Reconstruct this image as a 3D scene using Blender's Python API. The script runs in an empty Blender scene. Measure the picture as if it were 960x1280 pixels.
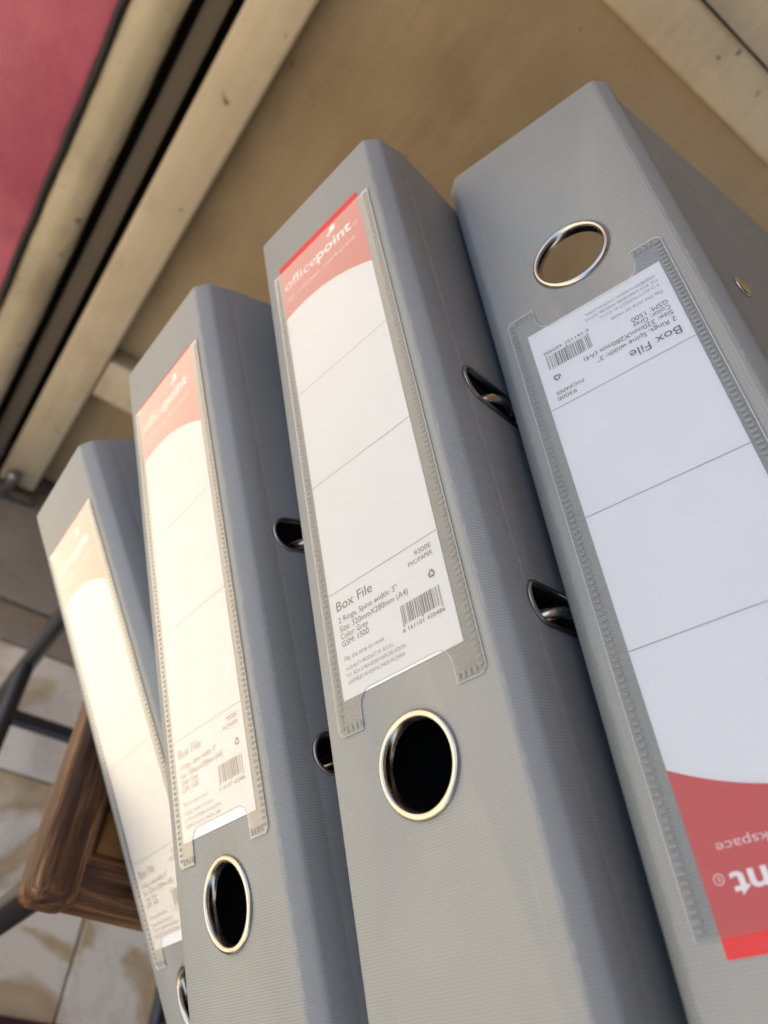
import bpy, bmesh, math, random
from mathutils import Matrix, Vector
random.seed(7)
scn = bpy.context.scene
col = scn.collection
S = 0.001                                   # everything below is drawn in millimetres
rad = math.radians

# ------------------------------------------------------------------ camera
cam_d = bpy.data.cameras.new('camera'); cam = bpy.data.objects.new('camera', cam_d); col.objects.link(cam)
CW = ((0.80698, 0.43127, 0.40348), (0.05508, -0.73516, 0.67565), (0.58801, -0.52301, -0.61701))
rot = Matrix(((CW[0][0], -CW[0][1], -CW[0][2]), (CW[1][0], -CW[1][1], -CW[1][2]), (CW[2][0], -CW[2][1], -CW[2][2])))
cam.matrix_world = Matrix.Translation((0, 0, 0.823)) @ rot.to_4x4()
cam_d.sensor_fit = 'VERTICAL'; cam_d.sensor_height = 36; cam_d.sensor_width = 27
cam_d.lens = 985.45 / 1280 * 36
cam_d.clip_start = 0.01; cam_d.clip_end = 500
cam_d.dof.use_dof = True; cam_d.dof.focus_distance = 0.24; cam_d.dof.aperture_fstop = 11.5
scn.camera = cam

# ------------------------------------------------------------------ sky, sun, exposure
SUN_EL, SUN_AZ = rad(68.8), math.atan2(-0.12, -1.0)          # the sun stands beyond the canopy edge, at -X
sdir = Vector((math.cos(SUN_EL) * math.cos(SUN_AZ), math.cos(SUN_EL) * math.sin(SUN_AZ), math.sin(SUN_EL)))
world = bpy.data.worlds.new('World'); scn.world = world; world.use_nodes = True
wn = world.node_tree; bg = wn.nodes['Background']
sky = wn.nodes.new('ShaderNodeTexSky'); sky.sky_type = 'NISHITA'; sky.sun_disc = False
sky.sun_elevation = SUN_EL; sky.sun_rotation = math.atan2(sdir.x, sdir.y)
sky.altitude = 1600; sky.dust_density = 6.0; sky.ozone_density = 0.4; sky.air_density = 0.8
wn.links.new(sky.outputs[0], bg.inputs[0]); bg.inputs[1].default_value = 0.085
sl = bpy.data.lights.new('sun', 'SUN'); sl.energy = 3.8; sl.angle = rad(0.5); sl.color = (1, 0.93, 0.82)
sun = bpy.data.objects.new('sun', sl); col.objects.link(sun); sun.location = (-2, 0, 4)
sun.rotation_euler = (-sdir).to_track_quat('-Z', 'Y').to_euler()
scn.view_settings.view_transform = 'Standard'; scn.view_settings.look = 'None'
scn.view_settings.gamma = 1.0; scn.view_settings.exposure = 2.05

# ------------------------------------------------------------------ helpers
def obj(name, mesh, parent=None, mats=(), smooth=None, loc=None):
    o = bpy.data.objects.new(name, mesh); col.objects.link(o)
    for m in mats:
        if m.name not in [x.name for x in mesh.materials if x]: mesh.materials.append(m)
    if parent is not None: o.parent = parent
    if loc is not None: o.location = loc
    if smooth is not None:
        for p in mesh.polygons: p.use_smooth = True
        mesh.set_sharp_from_angle(angle=rad(smooth))
    return o

def tag(o, label=None, cat=None, group=None, kind=None):
    if label: o['label'] = label
    if cat: o['category'] = cat
    if group: o['group'] = group
    if kind: o['kind'] = kind
    return o

def mesh_of(bm, name):
    m = bpy.data.meshes.new(name); bmesh.ops.recalc_face_normals(bm, faces=bm.faces); bm.to_mesh(m); bm.free(); return m

def pydata(name, v, f):
    m = bpy.data.meshes.new(name); m.from_pydata(v, [], f); m.update(); return m

def box_bm(bm, x0, x1, y0, y1, z0, z1, bev=0, seg=2):
    vs = [bm.verts.new((x * S, y * S, z * S)) for x in (x0, x1) for y in (y0, y1) for z in (z0, z1)]
    fs = [bm.faces.new([vs[i] for i in q]) for q in ((0, 1, 3, 2), (4, 6, 7, 5), (0, 4, 5, 1), (2, 3, 7, 6), (0, 2, 6, 4), (1, 5, 7, 3))]
    bmesh.ops.recalc_face_normals(bm, faces=fs)
    if bev:
        es = list({e for f in fs for e in f.edges})
        bmesh.ops.bevel(bm, geom=es, offset=bev * S, segments=seg, affect='EDGES', profile=0.5)

def box(name, x0, x1, y0, y1, z0, z1, mat, parent=None, bev=0, seg=2, smooth=35):
    bm = bmesh.new(); box_bm(bm, x0, x1, y0, y1, z0, z1, bev, seg)
    return obj(name, mesh_of(bm, name), parent, [mat], smooth)

def tube_mesh(name, pts, r, n=14, cap=True):
    """swept round tube through pts (mm)"""
    bm = bmesh.new(); pts = [Vector(p) for p in pts]; rings = []
    ref = None
    for i, p in enumerate(pts):
        t = (pts[min(i + 1, len(pts) - 1)] - pts[max(i - 1, 0)]).normalized()
        if ref is None: ref = t.orthogonal().normalized()
        ref = (ref - t * ref.dot(t)).normalized(); b = t.cross(ref)
        rr = r[i] if isinstance(r, (list, tuple)) else r
        rings.append([bm.verts.new((p + (ref * math.cos(2 * math.pi * k / n) + b * math.sin(2 * math.pi * k / n)) * rr) * S) for k in range(n)])
    for a, b in zip(rings, rings[1:]):
        for k in range(n): bm.faces.new((a[k], a[(k + 1) % n], b[(k + 1) % n], b[k]))
    if cap: bm.faces.new(rings[0]); bm.faces.new(rings[-1])
    return mesh_of(bm, name)

def lathe(bm, prof, cx, cy, n=48, sx=1.0, sy=1.0, ex=0.0):
    """closed profile (radius, depth) turned round the third axis; ex stretches it into an oval along y"""
    rings = []
    for k in range(n):
        a = 2 * math.pi * k / n; c, s = math.cos(a), math.sin(a)
        rings.append([bm.verts.new(((cx + r * c * sx) * S, (cy + r * s * sy + (ex if s > 1e-6 else -ex if s < -1e-6 else 0)) * S, d * S)) for r, d in prof])
    for k in range(n):
        a, b = rings[k], rings[(k + 1) % n]
        for i in range(len(prof)):
            j = (i + 1) % len(prof); bm.faces.new((a[i], b[i], b[j], a[j]))

# ------------------------------------------------------------------ materials
def mat_new(name):
    m = bpy.data.materials.new(name); m.use_nodes = True; nt = m.node_tree
    return m, nt, nt.nodes['Principled BSDF']

def N(nt, t, **kw):
    n = nt.nodes.new(t)
    for k, v in kw.items():
        if k in n.inputs: n.inputs[k].default_value = v
        else: setattr(n, k, v)
    return n

def ramp(nt, fac, stops):
    r = nt.nodes.new('ShaderNodeValToRGB'); e = r.color_ramp.elements
    while len(e) < len(stops): e.new(0.5)
    for x, (p, c) in zip(e, stops):
        x.position = p; x.color = (*c, 1) if len(c) == 3 else c
    nt.links.new(fac, r.inputs[0]); return r.outputs[0]

def mixc(nt, fac, a, b, mode='MIX'):
    m = nt.nodes.new('ShaderNodeMix'); m.data_type = 'RGBA'; m.blend_type = mode
    for sock, v in ((m.inputs[0], fac), (m.inputs[6], a), (m.inputs[7], b)):
        if hasattr(v, 'links') or isinstance(v, bpy.types.NodeSocket): nt.links.new(v, sock)
        else: sock.default_value = v if not isinstance(v, tuple) else (*v, 1)
    return m.outputs[2]

def math_n(nt, op, a, b=None):
    m = nt.nodes.new('ShaderNodeMath'); m.operation = op
    for i, v in enumerate((a, b)):
        if v is None: continue
        if isinstance(v, bpy.types.NodeSocket): nt.links.new(v, m.inputs[i])
        else: m.inputs[i].default_value = v
    return m.outputs[0]

def coords(nt, kind='Object', scale=(1, 1, 1)):
    t = nt.nodes.new('ShaderNodeTexCoord'); mp = nt.nodes.new('ShaderNodeMapping'); mp.inputs['Scale'].default_value = scale
    nt.links.new(t.outputs[kind], mp.inputs[0]); return mp.outputs[0]

def noise(nt, vec, scale, detail=4, rough=0.55, out=0):
    n = N(nt, 'ShaderNodeTexNoise', Scale=scale, Detail=detail, Roughness=rough); nt.links.new(vec, n.inputs[0]); return n.outputs[out]

def bump(nt, p, h, strength, dist):
    b = N(nt, 'ShaderNodeBump', Strength=strength, Distance=dist); nt.links.new(h, b.inputs['Height']); nt.links.new(b.outputs[0], p.inputs['Normal'])

def simple(name, c, rough=0.5, metal=0.0, spec=0.5):
    m, nt, p = mat_new(name); p.inputs['Base Color'].default_value = (*c, 1); p.inputs['Roughness'].default_value = rough
    p.inputs['Metallic'].default_value = metal; p.inputs['Specular IOR Level'].default_value = spec; return m

def pvc_mat():
    m, nt, p = mat_new('grey_pvc')
    v = coords(nt)
    sep = nt.nodes.new('ShaderNodeSeparateXYZ'); nt.links.new(v, sep.inputs[0])
    wob = math_n(nt, 'MULTIPLY', noise(nt, v, 60, 2), 5.0)
    ph = math_n(nt, 'ADD', math_n(nt, 'MULTIPLY', sep.outputs[1], 2 * math.pi / 0.00084), wob)
    rows = math_n(nt, 'SINE', ph)
    alt = math_n(nt, 'MULTIPLY', math_n(nt, 'SINE', math_n(nt, 'MULTIPLY', ph, 0.5)), 1.2)
    xz = math_n(nt, 'ADD', sep.outputs[0], sep.outputs[2])
    cols = math_n(nt, 'SINE', math_n(nt, 'ADD', math_n(nt, 'MULTIPLY', xz, 2 * math.pi / 0.0011), alt))
    h = math_n(nt, 'ADD', math_n(nt, 'MULTIPLY', rows, 0.5), math_n(nt, 'MULTIPLY', cols, 0.32))
    fine = noise(nt, v, 1500, 2)
    h = math_n(nt, 'ADD', h, math_n(nt, 'MULTIPLY', fine, 0.9))
    bump(nt, p, h, 0.8, 0.00008)
    big = noise(nt, v, 14, 4)
    c = mixc(nt, big, (0.234, 0.250, 0.237), (0.276, 0.292, 0.277))
    groove = ramp(nt, h, [(0.0, (0.86, 0.86, 0.86)), (0.75, (1, 1, 1))])
    c = mixc(nt, 1.0, c, groove, 'MULTIPLY')
    sp = ramp(nt, noise(nt, v, 900, 1), [(0.74, (0, 0, 0)), (0.79, (1, 1, 1))])
    c = mixc(nt, math_n(nt, 'MULTIPLY', sp, 0.25), c, (0.55, 0.55, 0.53))
    scuff = ramp(nt, noise(nt, coords(nt, 'Object', (260, 9, 260)), 1.0, 3, 0.6), [(0.66, (0, 0, 0)), (0.74, (1, 1, 1))])
    patch = ramp(nt, noise(nt, v, 22, 3), [(0.45, (0, 0, 0)), (0.65, (1, 1, 1))])
    c = mixc(nt, math_n(nt, 'MULTIPLY', math_n(nt, 'MULTIPLY', scuff, patch), 0.30), c, (0.42, 0.44, 0.44))
    dust = ramp(nt, noise(nt, v, 9, 6, 0.7), [(0.42, (0, 0, 0)), (0.75, (1, 1, 1))])
    c = mixc(nt, math_n(nt, 'MULTIPLY', dust, 0.22), c, (0.36, 0.35, 0.32))
    au = math_n(nt, 'ABSOLUTE', sep.outputs[0])                        # rubbed fold along both spine edges
    near = math_n(nt, 'SUBTRACT', 1.0, math_n(nt, 'MULTIPLY', math_n(nt, 'ABSOLUTE', math_n(nt, 'SUBTRACT', au, 0.0330)), 1700.0))
    near = math_n(nt, 'MAXIMUM', near, 0.0)
    rub = ramp(nt, noise(nt, coords(nt, 'Object', (1, 0.25, 1)), 900, 4, 0.7), [(0.46, (0, 0, 0)), (0.60, (1, 1, 1))])
    c = mixc(nt, math_n(nt, 'MULTIPLY', math_n(nt, 'MULTIPLY', near, rub), 0.25), c, (0.50, 0.54, 0.56))
    nt.links.new(c, p.inputs['Base Color'])
    r = ramp(nt, noise(nt, v, 35, 5), [(0.3, (0.46,) * 3), (0.7, (0.58,) * 3)]); nt.links.new(r, p.inputs['Roughness'])
    p.inputs['Specular IOR Level'].default_value = 0.5
    return m

def film_mat():
    m = bpy.data.materials.new('clear_film'); m.use_nodes = True; nt = m.node_tree; nt.nodes.clear()
    out = nt.nodes.new('ShaderNodeOutputMaterial'); tr = N(nt, 'ShaderNodeBsdfTransparent'); tr.inputs[0].default_value = (0.95, 0.955, 0.945, 1)
    gl = N(nt, 'ShaderNodeBsdfGlossy', Roughness=0.46); gl.inputs[0].default_value = (1, 1, 1, 1)
    v = coords(nt); b = N(nt, 'ShaderNodeBump', Strength=0.14, Distance=0.0006); nt.links.new(noise(nt, v, 28, 3), b.inputs['Height'])
    nt.links.new(b.outputs[0], gl.inputs['Normal'])
    fr = N(nt, 'ShaderNodeFresnel', IOR=1.5); nt.links.new(b.outputs[0], fr.inputs['Normal'])
    fac = math_n(nt, 'MINIMUM', math_n(nt, 'ADD', math_n(nt, 'MULTIPLY', fr.outputs[0], 4.0), -0.11), 0.8)       # two faces of the sheet reflect
    mx = nt.nodes.new('ShaderNodeMixShader'); nt.links.new(fac, mx.inputs[0]); nt.links.new(tr.outputs[0], mx.inputs[1]); nt.links.new(gl.outputs[0], mx.inputs[2])
    nt.links.new(mx.outputs[0], out.inputs[0]); return m

def weld_mat():
    m, nt, p = mat_new('shaded_weld_film'); p.inputs['Base Color'].default_value = (0.20, 0.212, 0.206, 1); p.inputs['Roughness'].default_value = 0.4  # shade of the recessed welds put into this darker grey
    return m

def paper_mat():
    m, nt, p = mat_new('white_paper'); v = coords(nt)
    c = mixc(nt, noise(nt, v, 40, 3), (0.68, 0.695, 0.70), (0.73, 0.74, 0.74))
    sm = ramp(nt, noise(nt, coords(nt, 'Object', (1, 0.35, 1)), 55, 2), [(0.70, (0, 0, 0)), (0.80, (1, 1, 1))])
    c = mixc(nt, math_n(nt, 'MULTIPLY', sm, 0.18), c, (0.45, 0.43, 0.42))
    nt.links.new(c, p.inputs['Base Color']); p.inputs['Roughness'].default_value = 0.55
    return m

def chrome_mat():
    m, nt, p = mat_new('nickel'); p.inputs['Metallic'].default_value = 1; v = coords(nt)
    c = mixc(nt, noise(nt, v, 300, 4), (0.45, 0.425, 0.37), (0.60, 0.575, 0.51)); nt.links.new(c, p.inputs['Base Color'])
    nt.links.new(ramp(nt, noise(nt, v, 120, 3), [(0.35, (0.20,) * 3), (0.7, (0.30,) * 3)]), p.inputs['Roughness'])
    bump(nt, p, noise(nt, v, 200, 2), 0.05, 0.0002)
    return m

def painted_mat(name, c0, c1, stain, chips=0.0, sc=1.0):
    """old gloss paint on steel or plaster: clouded colour, grime blotches, pits and chips"""
    m, nt, p = mat_new(name); v = coords(nt)
    c = mixc(nt, ramp(nt, noise(nt, v, 7 * sc, 5), [(0.3, (0, 0, 0)), (0.7, (1, 1, 1))]), c0, c1)
    bl = ramp(nt, noise(nt, coords(nt, 'Object', (1.0, 1.0, 0.6)), 16 * sc, 6, 0.65), [(0.50, (0, 0, 0)), (0.72, (1, 1, 1))])
    c = mixc(nt, math_n(nt, 'MULTIPLY', bl, 0.5), c, stain)
    brush = noise(nt, coords(nt, 'Object', (120, 120, 5)), 1.0, 4, 0.6)
    c = mixc(nt, 0.5, c, ramp(nt, brush, [(0.3, (0.80, 0.79, 0.77)), (0.7, (1.0, 1.0, 1.0))]), 'MULTIPLY')
    dots = ramp(nt, noise(nt, v, 70 * sc, 2), [(0.71, (0, 0, 0)), (0.75, (1, 1, 1))])
    c = mixc(nt, math_n(nt, 'MULTIPLY', dots, 0.75), c, (0.05, 0.035, 0.02))
    if chips:
        ch = ramp(nt, noise(nt, v, 42, 5, 0.7), [(0.60 - chips * 0.1, (0, 0, 0)), (0.64 - chips * 0.1, (1, 1, 1))])
        c = mixc(nt, ch, c, (0.045, 0.035, 0.025))
    nt.links.new(c, p.inputs['Base Color'])
    nt.links.new(ramp(nt, noise(nt, v, 25, 4), [(0.3, (0.38,) * 3), (0.7, (0.6,) * 3)]), p.inputs['Roughness'])
    bump(nt, p, noise(nt, v, 55, 6, 0.6), 0.35, 0.002)
    return m

def wood_mat(axis):
    sc = (6, 90, 90) if axis == 0 else (90, 6, 90)
    m, nt, p = mat_new('worn_wood_' + 'xy'[axis]); v = coords(nt, 'Object', sc)
    g = noise(nt, v, 2.2, 8, 0.68)
    c = ramp(nt, g, [(0.34, (0.020, 0.008, 0.003)), (0.48, (0.075, 0.033, 0.013)), (0.58, (0.15, 0.073, 0.029)), (0.74, (0.38, 0.22, 0.10))])
    pores = ramp(nt, noise(nt, v, 9, 4, 0.6), [(0.36, (0.35,) * 3), (0.5, (1, 1, 1))])
    c = mixc(nt, 0.8, c, pores, 'MULTIPLY')
    nt.links.new(c, p.inputs['Base Color']); p.inputs['Roughness'].default_value = 0.5; p.inputs['Specular IOR Level'].default_value = 0.2
    bump(nt, p, g, 0.5, 0.0015)
    return m

def tile_mat():
    m, nt, p = mat_new('marbled_tile')
    tc = nt.nodes.new('ShaderNodeTexCoord'); oi = nt.nodes.new('ShaderNodeObjectInfo')
    off = nt.nodes.new('ShaderNodeVectorMath'); off.operation = 'ADD'
    sc = nt.nodes.new('ShaderNodeVectorMath'); sc.operation = 'SCALE'; sc.inputs['Scale'].default_value = 7.3
    nt.links.new(oi.outputs['Location'], sc.inputs[0])
    nt.links.new(tc.outputs['Object'], off.inputs[0]); nt.links.new(sc.outputs[0], off.inputs[1]); v = off.outputs[0]
    c = mixc(nt, noise(nt, v, 6, 3), (0.80, 0.72, 0.53), (0.86, 0.80, 0.65))
    wv = nt.nodes.new('ShaderNodeTexNoise'); wv.inputs['Scale'].default_value = 9; wv.inputs['Detail'].default_value = 5; wv.inputs['Distortion'].default_value = 1.6
    nt.links.new(v, wv.inputs[0])
    och = ramp(nt, wv.outputs[0], [(0.50, (0, 0, 0)), (0.60, (1, 1, 1)), (0.72, (0.5, 0.5, 0.5))])
    c = mixc(nt, math_n(nt, 'MULTIPLY', och, 0.75), c, (0.44, 0.285, 0.085))
    gr = ramp(nt, noise(nt, v, 14, 5), [(0.47, (0, 0, 0)), (0.5, (1, 1, 1)), (0.53, (0, 0, 0))])
    c = mixc(nt, math_n(nt, 'MULTIPLY', gr, 0.15), c, (0.28, 0.27, 0.24))
    nt.links.new(c, p.inputs['Base Color'])
    p.inputs['Roughness'].default_value = 0.28
    bump(nt, p, noise(nt, v, 20, 3), 0.08, 0.002)
    return m

def ground_mat(name, c0, c1, sc):
    m, nt, p = mat_new(name); v = coords(nt)
    nt.links.new(mixc(nt, noise(nt, v, sc, 6, 0.65), c0, c1), p.inputs['Base Color']); p.inputs['Roughness'].default_value = 0.85
    bump(nt, p, noise(nt, v, sc * 12, 5), 0.4, 0.003); return m

PVC, FILM, WELD, PAPER, CHROME = pvc_mat(), film_mat(), weld_mat(), paper_mat(), chrome_mat()
LINING = simple('dark_lining', (0.012, 0.012, 0.013), 0.9, 0.0, 0.1)
INK = simple('grey_ink', (0.11, 0.11, 0.12), 0.6)
INKL = simple('pale_ink', (0.30, 0.30, 0.31), 0.6)
RED = simple('red_print', (0.56, 0.020, 0.020), 0.5)
WHITE = simple('white_print', (0.80, 0.79, 0.78), 0.55)
ROSE = simple('rose_print', (0.78, 0.60, 0.58), 0.55)
STEEL = simple('dark_steel', (0.30, 0.29, 0.28), 0.3, 1.0)
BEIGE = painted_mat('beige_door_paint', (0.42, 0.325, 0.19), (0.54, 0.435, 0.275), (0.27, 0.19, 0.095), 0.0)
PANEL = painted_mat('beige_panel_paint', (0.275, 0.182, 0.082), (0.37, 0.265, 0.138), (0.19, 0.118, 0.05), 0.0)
CHIPPED = painted_mat('chipped_frame_paint', (0.33, 0.26, 0.145), (0.47, 0.385, 0.235), (0.17, 0.11, 0.055), 0.0)
PINK = painted_mat('magenta_wall_paint', (0.34, 0.036, 0.082), (0.50, 0.11, 0.145), (0.22, 0.03, 0.06), 0.0, 1.3)
CEMENT = painted_mat('sill_cement', (0.27, 0.22, 0.15), (0.36, 0.30, 0.21), (0.12, 0.09, 0.06), 0.0)
WOODX, WOODY = wood_mat(0), wood_mat(1)
SEAT = painted_mat('seat_panel_varnish', (0.19, 0.085, 0.015), (0.25, 0.125, 0.026), (0.10, 0.05, 0.015), 0.0)
BLACK, nt_, p_ = mat_new('black_enamel')
p_.inputs['Base Color'].default_value = (0.05, 0.05, 0.05, 1); p_.inputs['Metallic'].default_value = 0.6; p_.inputs['Roughness'].default_value = 0.22
bump(nt_, p_, noise(nt_, coords(nt_), 160, 4), 0.15, 0.0006)
TILE = tile_mat(); MAT_RUG = ground_mat('rug_pile', (0.035, 0.012, 0.010), (0.075, 0.03, 0.024), 160)

# ------------------------------------------------------------------ the setting
g = obj('ground', pydata('ground', [(-60, -60, -0.014), (60, -60, -0.014), (60, 60, -0.014), (-60, 60, -0.014)], [(0, 1, 2, 3)]), None,
        [ground_mat('pale_concrete', (0.40, 0.335, 0.24), (0.50, 0.425, 0.31), 3)]); tag(g, kind='structure')
floor = box('floor', -63, 1440, -890, 442, -13, -5.0, ground_mat('grout', (0.40, 0.37, 0.31), (0.50, 0.47, 0.40), 60)); tag(floor, kind='structure')
tm = None; tc_ = None
for iy, (y0, y1) in enumerate(((-883, -586), (-583, -286), (-283, 12.5), (15.5, 312.5), (315.5, 441))):
    for ix in range(4, 9):
        x0 = 238.5 - 300 * 5 + 300 * ix
        full = iy < 4
        if full and tm is None:
            bm = bmesh.new(); box_bm(bm, -148.5, 148.5, -148.5, 148.5, -8, 0, 1.0, 2); tm = mesh_of(bm, 'tile'); tm.materials.append(TILE)
        if not full and tc_ is None:
            bm = bmesh.new(); box_bm(bm, -148.5, 148.5, -62.7, 62.7, -8, 0, 1.0, 2); tc_ = mesh_of(bm, 'cut_tile'); tc_.materials.append(TILE)
        t = obj('tile', tm if full else tc_, floor)
        t.location = ((x0 + 148.5) * S, (y0 + y1) / 2 * S, random.uniform(-0.3, 0.3) * S)

sill = box('door_sill', -1600, 1600, 488, 760, -13, 6, CEMENT, bev=3); tag(sill, kind='structure')
st = box('sill_edge', -1600, 1600, 442.5, 486, -13, 1.5, CEMENT, bev=3); tag(st, kind='structure')

wl = box('magenta_wall', -260, -77.5, 606, 800, 0, 2450, PINK, bev=4); tag(wl, kind='structure')
wr = box('right_wall', 860, 2600, 640, 800, 0, 2450, CEMENT, bev=2); tag(wr, kind='structure')
wt = box('lintel_wall', -79, 859, 640, 800, 2010, 2450, CEMENT, bev=2); tag(wt, kind='structure')
rf = box('canopy', -1050, 5000, -5000, 2600, 2452, 2520, ground_mat('canopy_boards', (0.10, 0.065, 0.035), (0.15, 0.10, 0.06), 5)); tag(rf, kind='structure')

# chipped frame bar between wall and door, with a wavy plaster edge
def ragged_bar(name, x0, x1, y0, y1, z0, z1, mat, amp, parent=None, step=9):
    bm = bmesh.new(); n = int((z1 - z0) / step); prev = None
    for i in range(n + 1):
        z = z0 + (z1 - z0) * i / n
        a, b = random.uniform(-amp, amp), random.uniform(-amp, amp)
        ring = [bm.verts.new((x * S, y * S, z * S)) for x, y in ((x0 + a, y1), (x0 + a, y0 + 5), (x0 + a + 5, y0), (x1 + b - 5, y0), (x1 + b, y0 + 5), (x1 + b, y1))]
        if prev:
            for k in range(6): bm.faces.new((prev[k], prev[(k + 1) % 6], ring[(k + 1) % 6], ring[k]))
        else: bm.faces.new(ring)
        prev = ring
    bm.faces.new(prev)
    return obj(name, mesh_of(bm, name), parent, [mat], 50)
fr = bpy.data.objects.new('door_frame', None); col.objects.link(fr); fr.location = (-0.06, 0.62, 0.0)
tag(fr, 'chipped cream door frame beside the magenta wall', 'door frame')
def under(o, p):                       # parent without moving
    bpy.context.view_layer.update(); o.parent = p; o.matrix_parent_inverse = Matrix.Translation(-p.location); return o
under(ragged_bar('jamb', -75, -41, 606, 660, 6.5, 2009, CHIPPED, 0.7, step=14), fr)
under(ragged_bar('sealant', -80.5, -72, 603.5, 640, 6.5, 2009, simple('black_sealant', (0.022, 0.018, 0.014), 0.7), 1.1, step=13), fr)
under(box('stop_strip', -33, -17, 628, 689, 6.5, 2009, simple('grey_rust', (0.11, 0.085, 0.055), 0.6), bev=2), fr)
under(box('gap_shade_sheet', -79, 859, 690, 720, 6.5, 2009, simple('gap_shade', (0.02, 0.017, 0.013), 0.8)), fr)  # black sheet behind the door gap: the gap's shade put into its colour

# steel door of square tube and sheet
dr = bpy.data.objects.new('metal_door', None); col.objects.link(dr); dr.location = (0.4, 0.63, 0.02)
tag(dr, 'beige painted steel door of square tube with recessed sheet panels', 'door')
for x0, x1 in ((-10, 31), (812, 853)):
    under(box('stile', x0, x1, 618, 656, 22, 1990, BEIGE, bev=4, seg=3), dr)
for z0, z1 in ((22, 60), (208, 262), (762, 801), (1400, 1440), (1950, 1990)):
    if z0 == 22: continue
    under(box('rail', 31.5, 811.5, 620, 655, z0, z1, BEIGE, bev=4, seg=3), dr)
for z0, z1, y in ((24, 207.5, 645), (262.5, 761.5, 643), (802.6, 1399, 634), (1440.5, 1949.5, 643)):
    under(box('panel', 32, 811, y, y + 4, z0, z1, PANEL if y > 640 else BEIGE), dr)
hb = tube_mesh('hinge', [(4, 610, 6), (4, 610, 14), (4, 610, 46), (4, 610, 52)], [5, 7, 7, 4]); ho = under(obj('hinge', hb, None, [STEEL], 40), dr)
under(box('hinge_leaf', -14, 36, 607, 617.5, 8, 20, STEEL, bev=2), dr)

# ------------------------------------------------------------------ stool
stool = bpy.data.objects.new('stool', None); col.objects.link(stool); stool.location = (0.19, 0.24, 0)
tag(stool, 'worn brown wooden stool with black tube legs under the stack of files', 'stool')
SX0, SX1, SY0, SY1, SZ = 81, 302, 96.5, 388, 452.4
def rail(name, x0, x1, y0, y1, m, dz=0.0):
    bm = bmesh.new(); box_bm(bm, x0, x1, y0, y1, SZ - 30 + dz, SZ - dz, 7, 4)
    return under(obj(name, mesh_of(bm, name), None, [m], 50), stool)
rail('seat_rail', SX0, SX0 + 24, SY0, SY1, WOODY); rail('seat_rail', SX1 - 24, SX1, SY0, SY1, WOODY)
rail('seat_rail', SX0 + 12, SX1 - 12, SY0 + 1.2, SY0 + 24, WOODX, 0.7); rail('seat_rail', SX0 + 12, SX1 - 12, SY1 - 24, SY1 - 1.2, WOODX, 0.7)
under(box('seat_panel', SX0 + 20, SX1 - 20, SY0 + 20, SY1 - 20, SZ - 16, SZ - 6, SEAT), stool)
LEGS = [(SX0 + 12, SY0 + 12), (SX1 - 12, SY0 + 12), (SX0 + 9, SY1 - 12), (SX1 - 12, SY1 - 12)]
for x, y in LEGS:
    under(obj('leg', tube_mesh('leg', [(x, y, SZ - 29), (x, y, 200), (x, y, 0.5)], 8, 20), None, [BLACK], 40), stool)
for x in (SX0 + 8, SX1 - 12):
    under(obj('stretcher', tube_mesh('stretcher', [(x, SY0 + 12, 100), (x, 240, 100), (x, SY1 - 12, 100)], 7.5, 20), None, [BLACK], 40), stool)
under(obj('stretcher', tube_mesh('stretcher', [(SX0 + 8, 322, 100), (190, 322, 100), (SX1 - 12, 322, 100)], 7, 20), None, [BLACK], 40), stool)
rug = box('floor_mat', -160, 246, -300, 119, 0.6, 7, MAT_RUG, bev=3); tag(rug, 'dark red brown mat lying on the marbled floor tiles', 'mat')

# ------------------------------------------------------------------ box files
V0, V1, HT, DEP, TH = -23.4, 301.6, 38.5, 280.0, 2.4      # spine ends, half thickness, depth, board
HV = 217.0

def text_mesh(txt, u, v, width=None, height=None, right=False, bold=0.0):
    c = bpy.data.curves.new('t', 'FONT'); c.body = txt; c.resolution_u = 3; c.offset = bold; c.size = 1.0
    o = bpy.data.objects.new('t', c); col.objects.link(o); bpy.context.view_layer.update()
    me = bpy.data.meshes.new_from_object(o.evaluated_get(bpy.context.evaluated_depsgraph_get()))
    bpy.data.objects.remove(o); xs = [p.co.x for p in me.vertices]; x0, x1 = min(xs), max(xs)
    sx = width / (x1 - x0) if width else height
    sy = height if height else sx
    vs = [(u + (p.co.x - x0) * sx, v - p.co.y * sy) for p in me.vertices]
    fs = [tuple(p.vertices) for p in me.polygons]; bpy.data.meshes.remove(me)
    return vs, fs

class Flat:                                  # flat print on the label: (u, v) shapes at one small depth
    def __init__(s): s.v, s.f = [], []
    def add(s, vs, fs):
        n = len(s.v); s.v += vs; s.f += [tuple(i + n for i in f) for f in fs]
    def poly(s, pts): s.add(list(pts), [tuple(range(len(pts)))])
    def rect(s, u0, u1, v0, v1): s.poly(((u0, v0), (u1, v0), (u1, v1), (u0, v1)))
    def text(s, *a, **k): s.add(*text_mesh(*a, **k))
    def ring(s, cu, cv, r0, r1, a0=0, a1=360, n=28):
        A = [rad(a0 + (a1 - a0) * i / n) for i in range(n + 1)]
        vs = [(cu + r * math.cos(a), cv + r * math.sin(a)) for a in A for r in (r0, r1)]
        s.add(vs, [(2 * i, 2 * i + 1, 2 * i + 3, 2 * i + 2) for i in range(n)])
    def mesh(s, name, d, mat):
        m = pydata(name, [((u - OU) * S, (v - OV) * S, (d - OD) * S) for u, v in s.v], s.f)
        bm = bmesh.new(); bm.from_mesh(m)
        for f in bm.faces:
            if f.normal.z > 0: f.normal_flip()
        bm.to_mesh(m); bm.free(); m.materials.append(mat); return m

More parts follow.
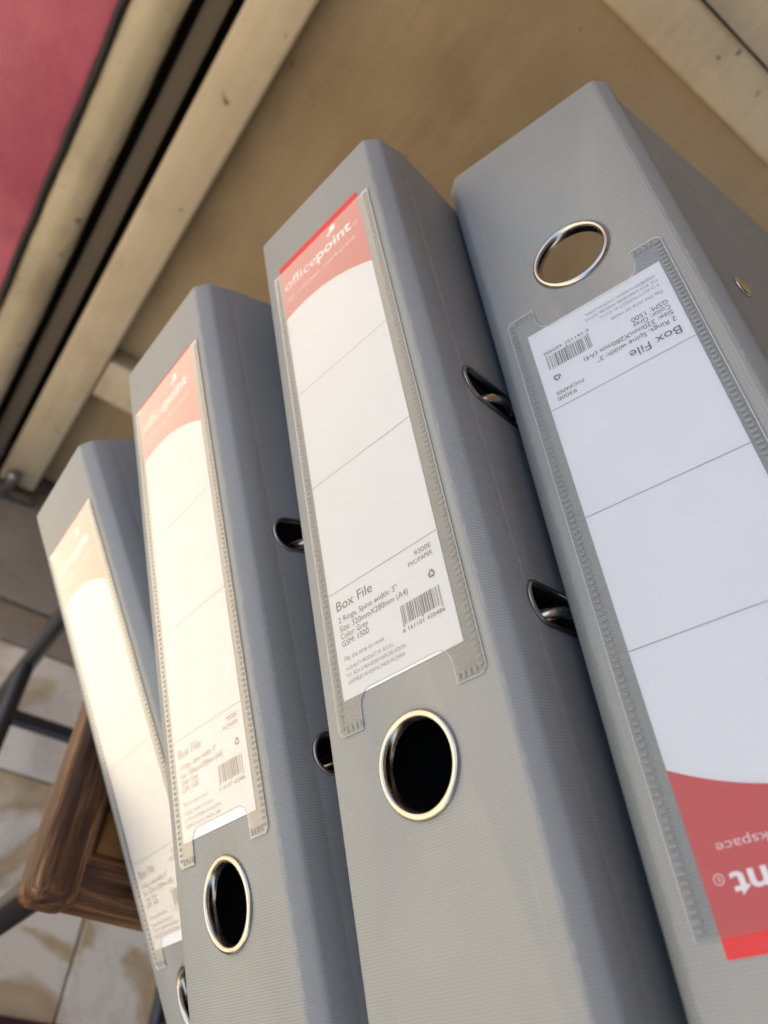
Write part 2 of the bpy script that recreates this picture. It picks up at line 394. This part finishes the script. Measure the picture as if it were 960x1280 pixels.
def ean(digits):
    L = '0001101 0011001 0010011 0111101 0100011 0110001 0101111 0111011 0110111 0001011'.split()
    P = 'LLLLLL LLGLGG LLGGLG LLGGGL LGLLGG LGGLLG LGGGLL LGLGLG LGLGGL LGGLGL'.split()[int(digits[0])]
    inv = lambda t: ''.join('10'[int(c)] for c in t)
    out = '101' + ''.join(L[int(d)] if p == 'L' else inv(L[int(d)])[::-1] for d, p in zip(digits[1:7], P))
    return out + '01010' + ''.join(inv(L[int(d)]) for d in digits[7:]) + '101'

OU, OV, OD = 0.0, 0.0, 0.0
LU0, LU1, LV1 = -24.2, 24.0, 191.0
def wave(u):
    s = (u - (LU0 + LU1) / 2) / ((LU1 - LU0) / 2); return 34.8 + 4.8 * s - 4.6 * (1 - s * s)

def make_label_meshes():
    M = {}
    bm = bmesh.new()
    box_bm(bm, LU0, LU1, 0, LV1, -0.28, -0.06, 0); M['paper'] = mesh_of(bm, 'spine_label'); M['paper'].materials.append(PAPER)
    r = Flat(); n = 24
    for i in range(n):
        a, b = LU0 + (LU1 - LU0) * i / n, LU0 + (LU1 - LU0) * (i + 1) / n
        r.poly(((a, 0.02), (b, 0.02), (b, wave(b)), (a, wave(a))))
    M['red'] = r.mesh('red_band', -0.32, RED)
    w = Flat()
    w.text('office', -22.3, 15.6, width=19.6, height=7.6)
    w.text('point', -2.2, 15.6, width=20.2, height=7.6, bold=0.022)
    w.ring(8.7, 6.3, 0, 1.75); w.ring(6.3, 7.9, 0.35, 1.1, 20, 300)
    w.poly(((7.2, 7.2), (8.2, 7.8), (6.6, 9.0)))
    M['logo'] = w.mesh('brand_lettering', -0.36, WHITE)
    w = Flat(); w.text('for a better workspace', -21.6, 21.9, width=40.4, height=3.0)
    w.ring(20.4, 14.9, 0.95, 1.2); w.text('R', 20.0, 15.5, width=0.85, height=1.6)
    M['tagline'] = w.mesh('tagline', -0.36, ROSE)
    k = Flat()
    k.text('Box File', -21.3, 162.4, width=16.4, height=4.7)
    for t, v, wd in (('2 Rings, Spine width: 3"', 166.5, 26.2), ('Size: 320mmX280mm (A4)', 169.5, 30.0), ('Color: Grey', 172.0, 12.3), ('GSM: 1500', 174.5, 12.1)):
        k.text(t, -21.3, v, width=wd, height=2.75)
    k.text('9300E', 14.0, 159.6, width=6.7, height=2.3); k.text('PVC/PAPER', 10.9, 162.0, width=9.8, height=2.1)
    M['ink'] = k.mesh('printed_text', -0.34, INK); k = Flat()
    for a in (0, 120, 240):                                            # recycling arrows
        c, s = math.cos(rad(a)), math.sin(rad(a))
        T = lambda x, y: (18.6 + x * c - y * s, 167.7 + x * s + y * c)
        k.poly([T(*q) for q in ((-1.15, 0.55), (0.35, 0.55), (0.35, 1.05), (-0.85, 1.05))])
        k.poly([T(*q) for q in ((0.35, 0.25), (1.15, 0.8), (0.35, 1.35))])
    M['cycle'] = k.mesh('recycling_mark', -0.34, INK); k = Flat()
    code = ean('6161101420486'); bw = 15.6 / len(code); i = 0
    while i < len(code):
        j = i
        while j < len(code) and code[j] == code[i]: j += 1
        if code[i] == '1': k.rect(4.6 + i * bw, 4.6 + j * bw - 0.015, 172.0, 178.0 if 3 <= i < 45 or 50 <= i < 92 else 178.7)
        i = j
    k.text('6 161101 420486', 4.0, 180.3, width=16.6, height=1.9)
    M['bars'] = k.mesh('barcode', -0.34, INK)
    for i, v in enumerate((70.4, 113.3, 155.7)):
        k = Flat(); k.rect(LU0 + 0.1, LU1 - 0.1, v - 0.09, v + 0.09); M['rule%d' % i] = k.mesh('ruled_line', -0.34, INK)
    k = Flat(); k.text('Flip the strip to reuse', -21.2, 179.2, width=17.4, height=2.1)
    for t, v, wd in (('A QUALITY PRODUCT BY: B.O.A.L', 182.3, 20.6), ('P.O. BOX 61969-00200 NAIROBI, KENYA', 184.5, 25.2), ('ASSEMBLED IN KENYA | MADE IN CHINA', 186.7, 24.4)):
        k.text(t, -21.2, v, width=wd, height=1.75)
    M['fine'] = k.mesh('fine_print', -0.34, INKL)
    # clear pocket: open at the top, two tabs and a thumb notch at the bottom
    PU0, PU1, PT, PB = -28.0, 29.4, 4.0, 201.5
    bm = bmesh.new(); n = 8
    out = [(PU0, PT), (PU0, PB - 1.5), (PU0 + 1.5, PB), (PU0 + 10.2, PB), (PU0 + 10.4, PB - 6)]
    out += [(PU0 + 10.4 + 5 * (1 - math.cos(rad(90 * i / n))), PB - 6 - 5.2 * math.sin(rad(90 * i / n))) for i in range(1, n + 1)]
    out += [(PU1 - 10.4 - 5 * (1 - math.cos(rad(90 * i / n))), PB - 6 - 5.2 * math.sin(rad(90 * i / n))) for i in range(n, 0, -1)]
    out += [(PU1 - 10.4, PB - 6), (PU1 - 10.2, PB), (PU1 - 1.5, PB), (PU1, PB - 1.5), (PU1, PT)]
    f = bm.faces.new([bm.verts.new((u * S, v * S, -0.50 * S)) for u, v in out])
    bmesh.ops.triangulate(bm, faces=[f]); M['film'] = mesh_of(bm, 'label_pocket'); M['film'].materials.append(FILM)
    # cut rim of the film, its highlight put into a pale colour
    edge = [(u, v) for u, v in out]; bm = bmesh.new()
    for (a, b), (c, d) in zip(edge, edge[1:]):
        l = math.hypot(c - a, d - b) or 1; nx, ny = -(d - b) / l * 0.12, (c - a) / l * 0.12
        bm.faces.new([bm.verts.new((x * S, y * S, z * S)) for x, y, z in ((a - nx, b - ny, -0.46), (c - nx, d - ny, -0.46), (c + nx, d + ny, -0.56), (a + nx, b + ny, -0.56))])
    M['rim'] = mesh_of(bm, 'film_rim'); M['rim'].materials.append(simple('film_edge_glint', (0.46, 0.47, 0.45), 0.35))
    # heat-welded ribs
    bm = bmesh.new()
    def rib(u, v, du, dv):
        q = [bm.verts.new(((u + a * du) * S, (v + b * dv) * S, z * S)) for a, b, z in ((-1, -1, -0.50), (1, -1, -0.50), (1, 1, -0.50), (-1, 1, -0.50))]
        t = [bm.verts.new(((u + a * du) * S, (v + b * dv) * S, -0.64 * S)) for a, b in ((-.62, -.45), (.62, -.45), (.62, .45), (-.62, .45))]
        bm.faces.new(t)
        for i in range(4): bm.faces.new((q[i], q[(i + 1) % 4], t[(i + 1) % 4], t[i]))
    v = PT + 2
    while v < PB - 1.5:
        rib(PU0 + 1.6, v, random.uniform(0.85, 1.0), 0.48); rib(PU1 - 1.6, v, random.uniform(0.85, 1.0), 0.48); v += 1.93
    for i in range(4):
        rib(PU0 + 3.6 + i * 1.93, PB - 1.7, 0.5, 1.0); rib(PU1 - 3.6 - i * 1.93, PB - 1.7, 0.5, 1.0)
    M['ribs'] = mesh_of(bm, 'weld_ribs'); M['ribs'].materials.append(WELD)
    return M
LABEL = make_label_meshes()

def prism(name, prof, v0, v1, mats, inner_from=None):
    """closed (u, d) profile run along v"""
    bm = bmesh.new(); k = len(prof); nv = 2
    rows = [[bm.verts.new((u * S, (v0 + (v1 - v0) * i / (nv - 1)) * S, d * S)) for u, d in prof] for i in range(nv)]
    for a, b in zip(rows, rows[1:]):
        for i in range(k):
            f = bm.faces.new((a[i], a[(i + 1) % k], b[(i + 1) % k], b[i]))
            if inner_from is not None and inner_from <= i < k - 1: f.material_index = 1
    bm.faces.new(rows[0]); bm.faces.new(rows[-1])
    m = mesh_of(bm, name)
    for x in mats: m.materials.append(x)
    return m

def cutter(name, pts, lo, hi, flip=False):
    """closed outline of (a, b) points run from lo to hi: flip False = cuts along d, True = cuts along u"""
    bm = bmesh.new(); r = []
    for t in (lo, hi):
        r.append([bm.verts.new((a * S, b * S, t * S) if not flip else (t * S, b * S, a * S)) for a, b in pts])
    k = len(pts)
    for i in range(k): bm.faces.new((r[0][i], r[0][(i + 1) % k], r[1][(i + 1) % k], r[1][i]))
    bm.faces.new(r[0]); bm.faces.new(r[1])
    o = bpy.data.objects.new('cut', mesh_of(bm, 'cut')); col.objects.link(o); return o

def finish(o, cuts, bev=0.7):
    """cut the holes, round the edges and keep the result as plain mesh"""
    for c in cuts:
        b = o.modifiers.new('b', 'BOOLEAN'); b.operation = 'DIFFERENCE'; b.solver = 'EXACT'; b.object = c
    if bev:
        b = o.modifiers.new('v', 'BEVEL'); b.width = bev * S; b.segments = 2; b.limit_method = 'ANGLE'; b.angle_limit = rad(60)
    bpy.context.view_layer.update()
    me = bpy.data.meshes.new_from_object(o.evaluated_get(bpy.context.evaluated_depsgraph_get()))
    o.modifiers.clear(); o.data = me
    for c in cuts: bpy.data.objects.remove(c)
    for p in me.polygons: p.use_smooth = True
    me.set_sharp_from_angle(angle=rad(28)); me.name = o.name
    return o

def spine_profile():
    half = [(0, 0), (31.6, 0), (32.6, 0.2), (33.4, 0.7), (36.6, 3.9), (37.3, 4.8), (37.7, 5.9), (38.5, 15.4)]
    inn = [(38.5 - TH, 15.4), (37.6 - TH, 6.6), (36.4 - TH, 5.0), (33.2 - TH, 2.6), (31.5 - TH, 2.3)]
    out = [(-u, d) for u, d in reversed(half[1:])] + [(u, d) for u, d in half[1:]]
    n = len(out)
    return out + inn + [(-u, d) for u, d in reversed(inn)], n

def oval(cd, cv, r, ext, n=16):
    pts = []
    for i in range(n + 1): a = -math.pi / 2 + math.pi * i / n; pts.append((cd + ext + r * math.cos(a), cv + r * math.sin(a)))
    for i in range(n + 1): a = math.pi / 2 + math.pi * i / n; pts.append((cd - ext + r * math.cos(a), cv + r * math.sin(a)))
    return pts

RV = (99.5, 181.5)                          # ring slots, 80 mm apart as on a two-ring mechanism
def box_file(Rm, loc, taper_plus, taper_minus, front, label, base_sign, slid=0.0):
    """taper: how far each cover leans in at its fore edge; front: side (+1/-1) with the ring slots"""
    global _
    R4 = Matrix(Rm).to_4x4(); base = Vector((base_sign * HT, 139.0, 140.0))
    e = bpy.data.objects.new('box_file', None); col.objects.link(e)
    e.matrix_world = Matrix.Translation(Vector(loc) * S) @ R4 @ Matrix.Translation(base * S)
    e['label'] = label; e['category'] = 'box file'; e['group'] = 'grey box files stacked on the stool'; e.empty_display_size = 0.05
    back = Matrix.Translation(-base * S)
    def add(name, mesh, parent=None, kind=None):
        o = bpy.data.objects.new(name, mesh); col.objects.link(o)
        o.parent = parent if parent is not None else e
        if parent is None: o.matrix_local = back
        if kind: o['kind'] = kind
        return o
    # spine board with finger hole
    prof, n = spine_profile()
    sp = bpy.data.objects.new('spine', prism('spine', prof, V0, V1, [PVC, LINING], n)); col.objects.link(sp)
    circ = [(12.7 * math.cos(2 * math.pi * i / 40), HV + 12.7 * math.sin(2 * math.pi * i / 40)) for i in range(40)]
    finish(sp, [cutter('c', circ, -5, 8)]); sp.parent = e; sp.matrix_local = back
    bm = bmesh.new()
    lathe(bm, [(14.5, 0.1), (14.5, -0.5), (14.1, -1.0), (13.5, -1.25), (12.9, -1.2), (12.4, -0.7), (12.15, 0.3), (12.1, 2.6), (12.6, 2.6), (12.65, 0.1)], 0, HV, 56)
    rm = mesh_of(bm, 'finger_ring'); rm.materials.append(CHROME)
    for p in rm.polygons: p.use_smooth = True
    add('finger_ring', rm, sp)
    # the two covers
    for s, tp in ((1, taper_plus), (-1, taper_minus)):
        L = DEP - 15.8
        k = -tp / L
        yu = lambda d: HT + k * (d - 15.8)
        oo = [(s * (HT - 0.07), 14.5), (s * (HT + 0.004), 15.75), (s * yu(18), 18), (s * yu(DEP), DEP)]
        ii = [(s * (yu(DEP) - TH), DEP), (s * (HT - TH), 15.75)]
        c = bpy.data.objects.new('cover', prism('cover', oo + ii, V0, V1, [PVC, LINING], 4)); col.objects.link(c)
        cuts = []
        if s == front:
            for rv in RV: cuts.append(cutter('c', oval(33, rv, 5.9, 11.5), s * HT - 12, s * HT + 12, True))
        finish(c, cuts, 0.0); c.parent = e; c.matrix_local = back
        ang = math.atan(k)
        for rv in RV:
            if s == front:
                bm = bmesh.new()
                pr = [(7.3, -0.05), (7.2, 0.55), (6.7, 0.95), (6.1, 0.9), (5.75, 0.4), (5.7, -2.6), (5.95, -2.6), (6.0, -0.05)]
                lathe(bm, pr, 0, 0, 40, ex=11.5)
                mm = mesh_of(bm, 'slot_rim'); mm.materials.append(STEEL)
                for p in mm.polygons: p.use_smooth = True
                o = add('slot_rim', mm, c)
            else:
                bm = bmesh.new(); lathe(bm, [(0.8, 0.0), (4.2, 0.0), (4.1, 0.6), (3.4, 1.05), (2.3, 0.9), (1.5, 0.3), (0.8, 0.25)], 0, 0, 28)
                mm = mesh_of(bm, 'rivet'); mm.materials.append(CHROME)
                for p in mm.polygons: p.use_smooth = True
                o = add('rivet', mm, c)
            dc = 33.0 if s == front else 31.0
            vv = rv if s == front else (rv + 10.5 if rv > 140 else rv - 10.5)
            # local frame on the cover: third axis outwards, second axis along the depth
            Z = Vector((s, 0, -k)).normalized(); Y = Vector((s * k, 0, 1)).normalized(); X = Y.cross(Z)
            o.matrix_local = Matrix.Translation(Vector((s * yu(dc), vv, dc)) * S) @ Matrix((X, Y, Z)).transposed().to_4x4()
    # label and pocket
    lb = add('spine_label', LABEL['paper'])
    lb.matrix_local = back @ Matrix.Translation((random.uniform(-0.4, 0.4) * S, (slid + random.uniform(-0.3, 0.3)) * S, 0)) @ Matrix.Rotation(rad(random.uniform(-0.25, 0.25)), 4, 'Z')
    for n_, k_ in (('red_band', 'red'), ('brand_lettering', 'logo'), ('tagline', 'tagline'), ('printed_text', 'ink'), ('fine_print', 'fine'), ('recycling_mark', 'cycle'), ('barcode', 'bars'), ('ruled_line', 'rule0'), ('ruled_line', 'rule1'), ('ruled_line', 'rule2')):
        add(n_, LABEL[k_], lb)
    pk = add('label_pocket', LABEL['film']); add('weld_ribs', LABEL['ribs'], pk, 'stuff'); add('film_rim', LABEL['rim'], pk)
    # two-ring lever mechanism inside
    f = front
    bm = bmesh.new(); u0 = -f * (HT - TH - 0.6); u1 = -f * (HT - TH - 3.0)
    box_bm(bm, min(u0, u1), max(u0, u1), 92, 188, 24, 58, 1)
    m = mesh_of(bm, 'mechanism_plate'); m.materials.append(STEEL); me = add('mechanism', m)
    for rv in RV:
        a = tube_mesh('arch', [(u1, rv, 28), (f * 20, rv, 28), (f * 31, rv, 29.5), (f * 36.2, rv, 33), (f * 37.2, rv, 38), (f * 35, rv, 44), (f * 28, rv, 47), (u1, rv, 47)], 2.0, 12)
        a.materials.append(CHROME)
        for p in a.polygons: p.use_smooth = True
        add('arch', a, me)
    return e

box_file(((-0.00668, 0.52999, 0.84798), (-0.01379, -0.84796, 0.52987), (0.99988, -0.00815, 0.01298)), (32.742, 247.592, 491.613),
         3, 0, 1, 'grey box file at the bottom of the stack, lying directly on the wooden stool', -1, 3.3)
box_file(((0.05204, 0.36595, 0.92918), (-0.01971, -0.92988, 0.36733), (0.99845, -0.03743, -0.04118)), (35.848, 277.163, 581.115),
         0, 9, 1, 'grey box file second up from the wooden stool, its label washed out by glare', -1, 2.6)
box_file(((0.13867, 0.29406, 0.94567), (0.01621, -0.95545, 0.29472), (0.99021, -0.02554, -0.13726)), (58.683, 301.440, 667.428),
         28, 16, 1, 'grey box file directly under the topmost upside-down file, pale red label band', -1)
box_file(((-0.29382, -0.19981, 0.93475), (-0.06708, 0.97981, 0.18835), (-0.95351, -0.00736, -0.30129)), (170.313, 47.392, 738.597),
         21, -80, 1, 'grey box file on top of the stack, its label reading upside down', 1)
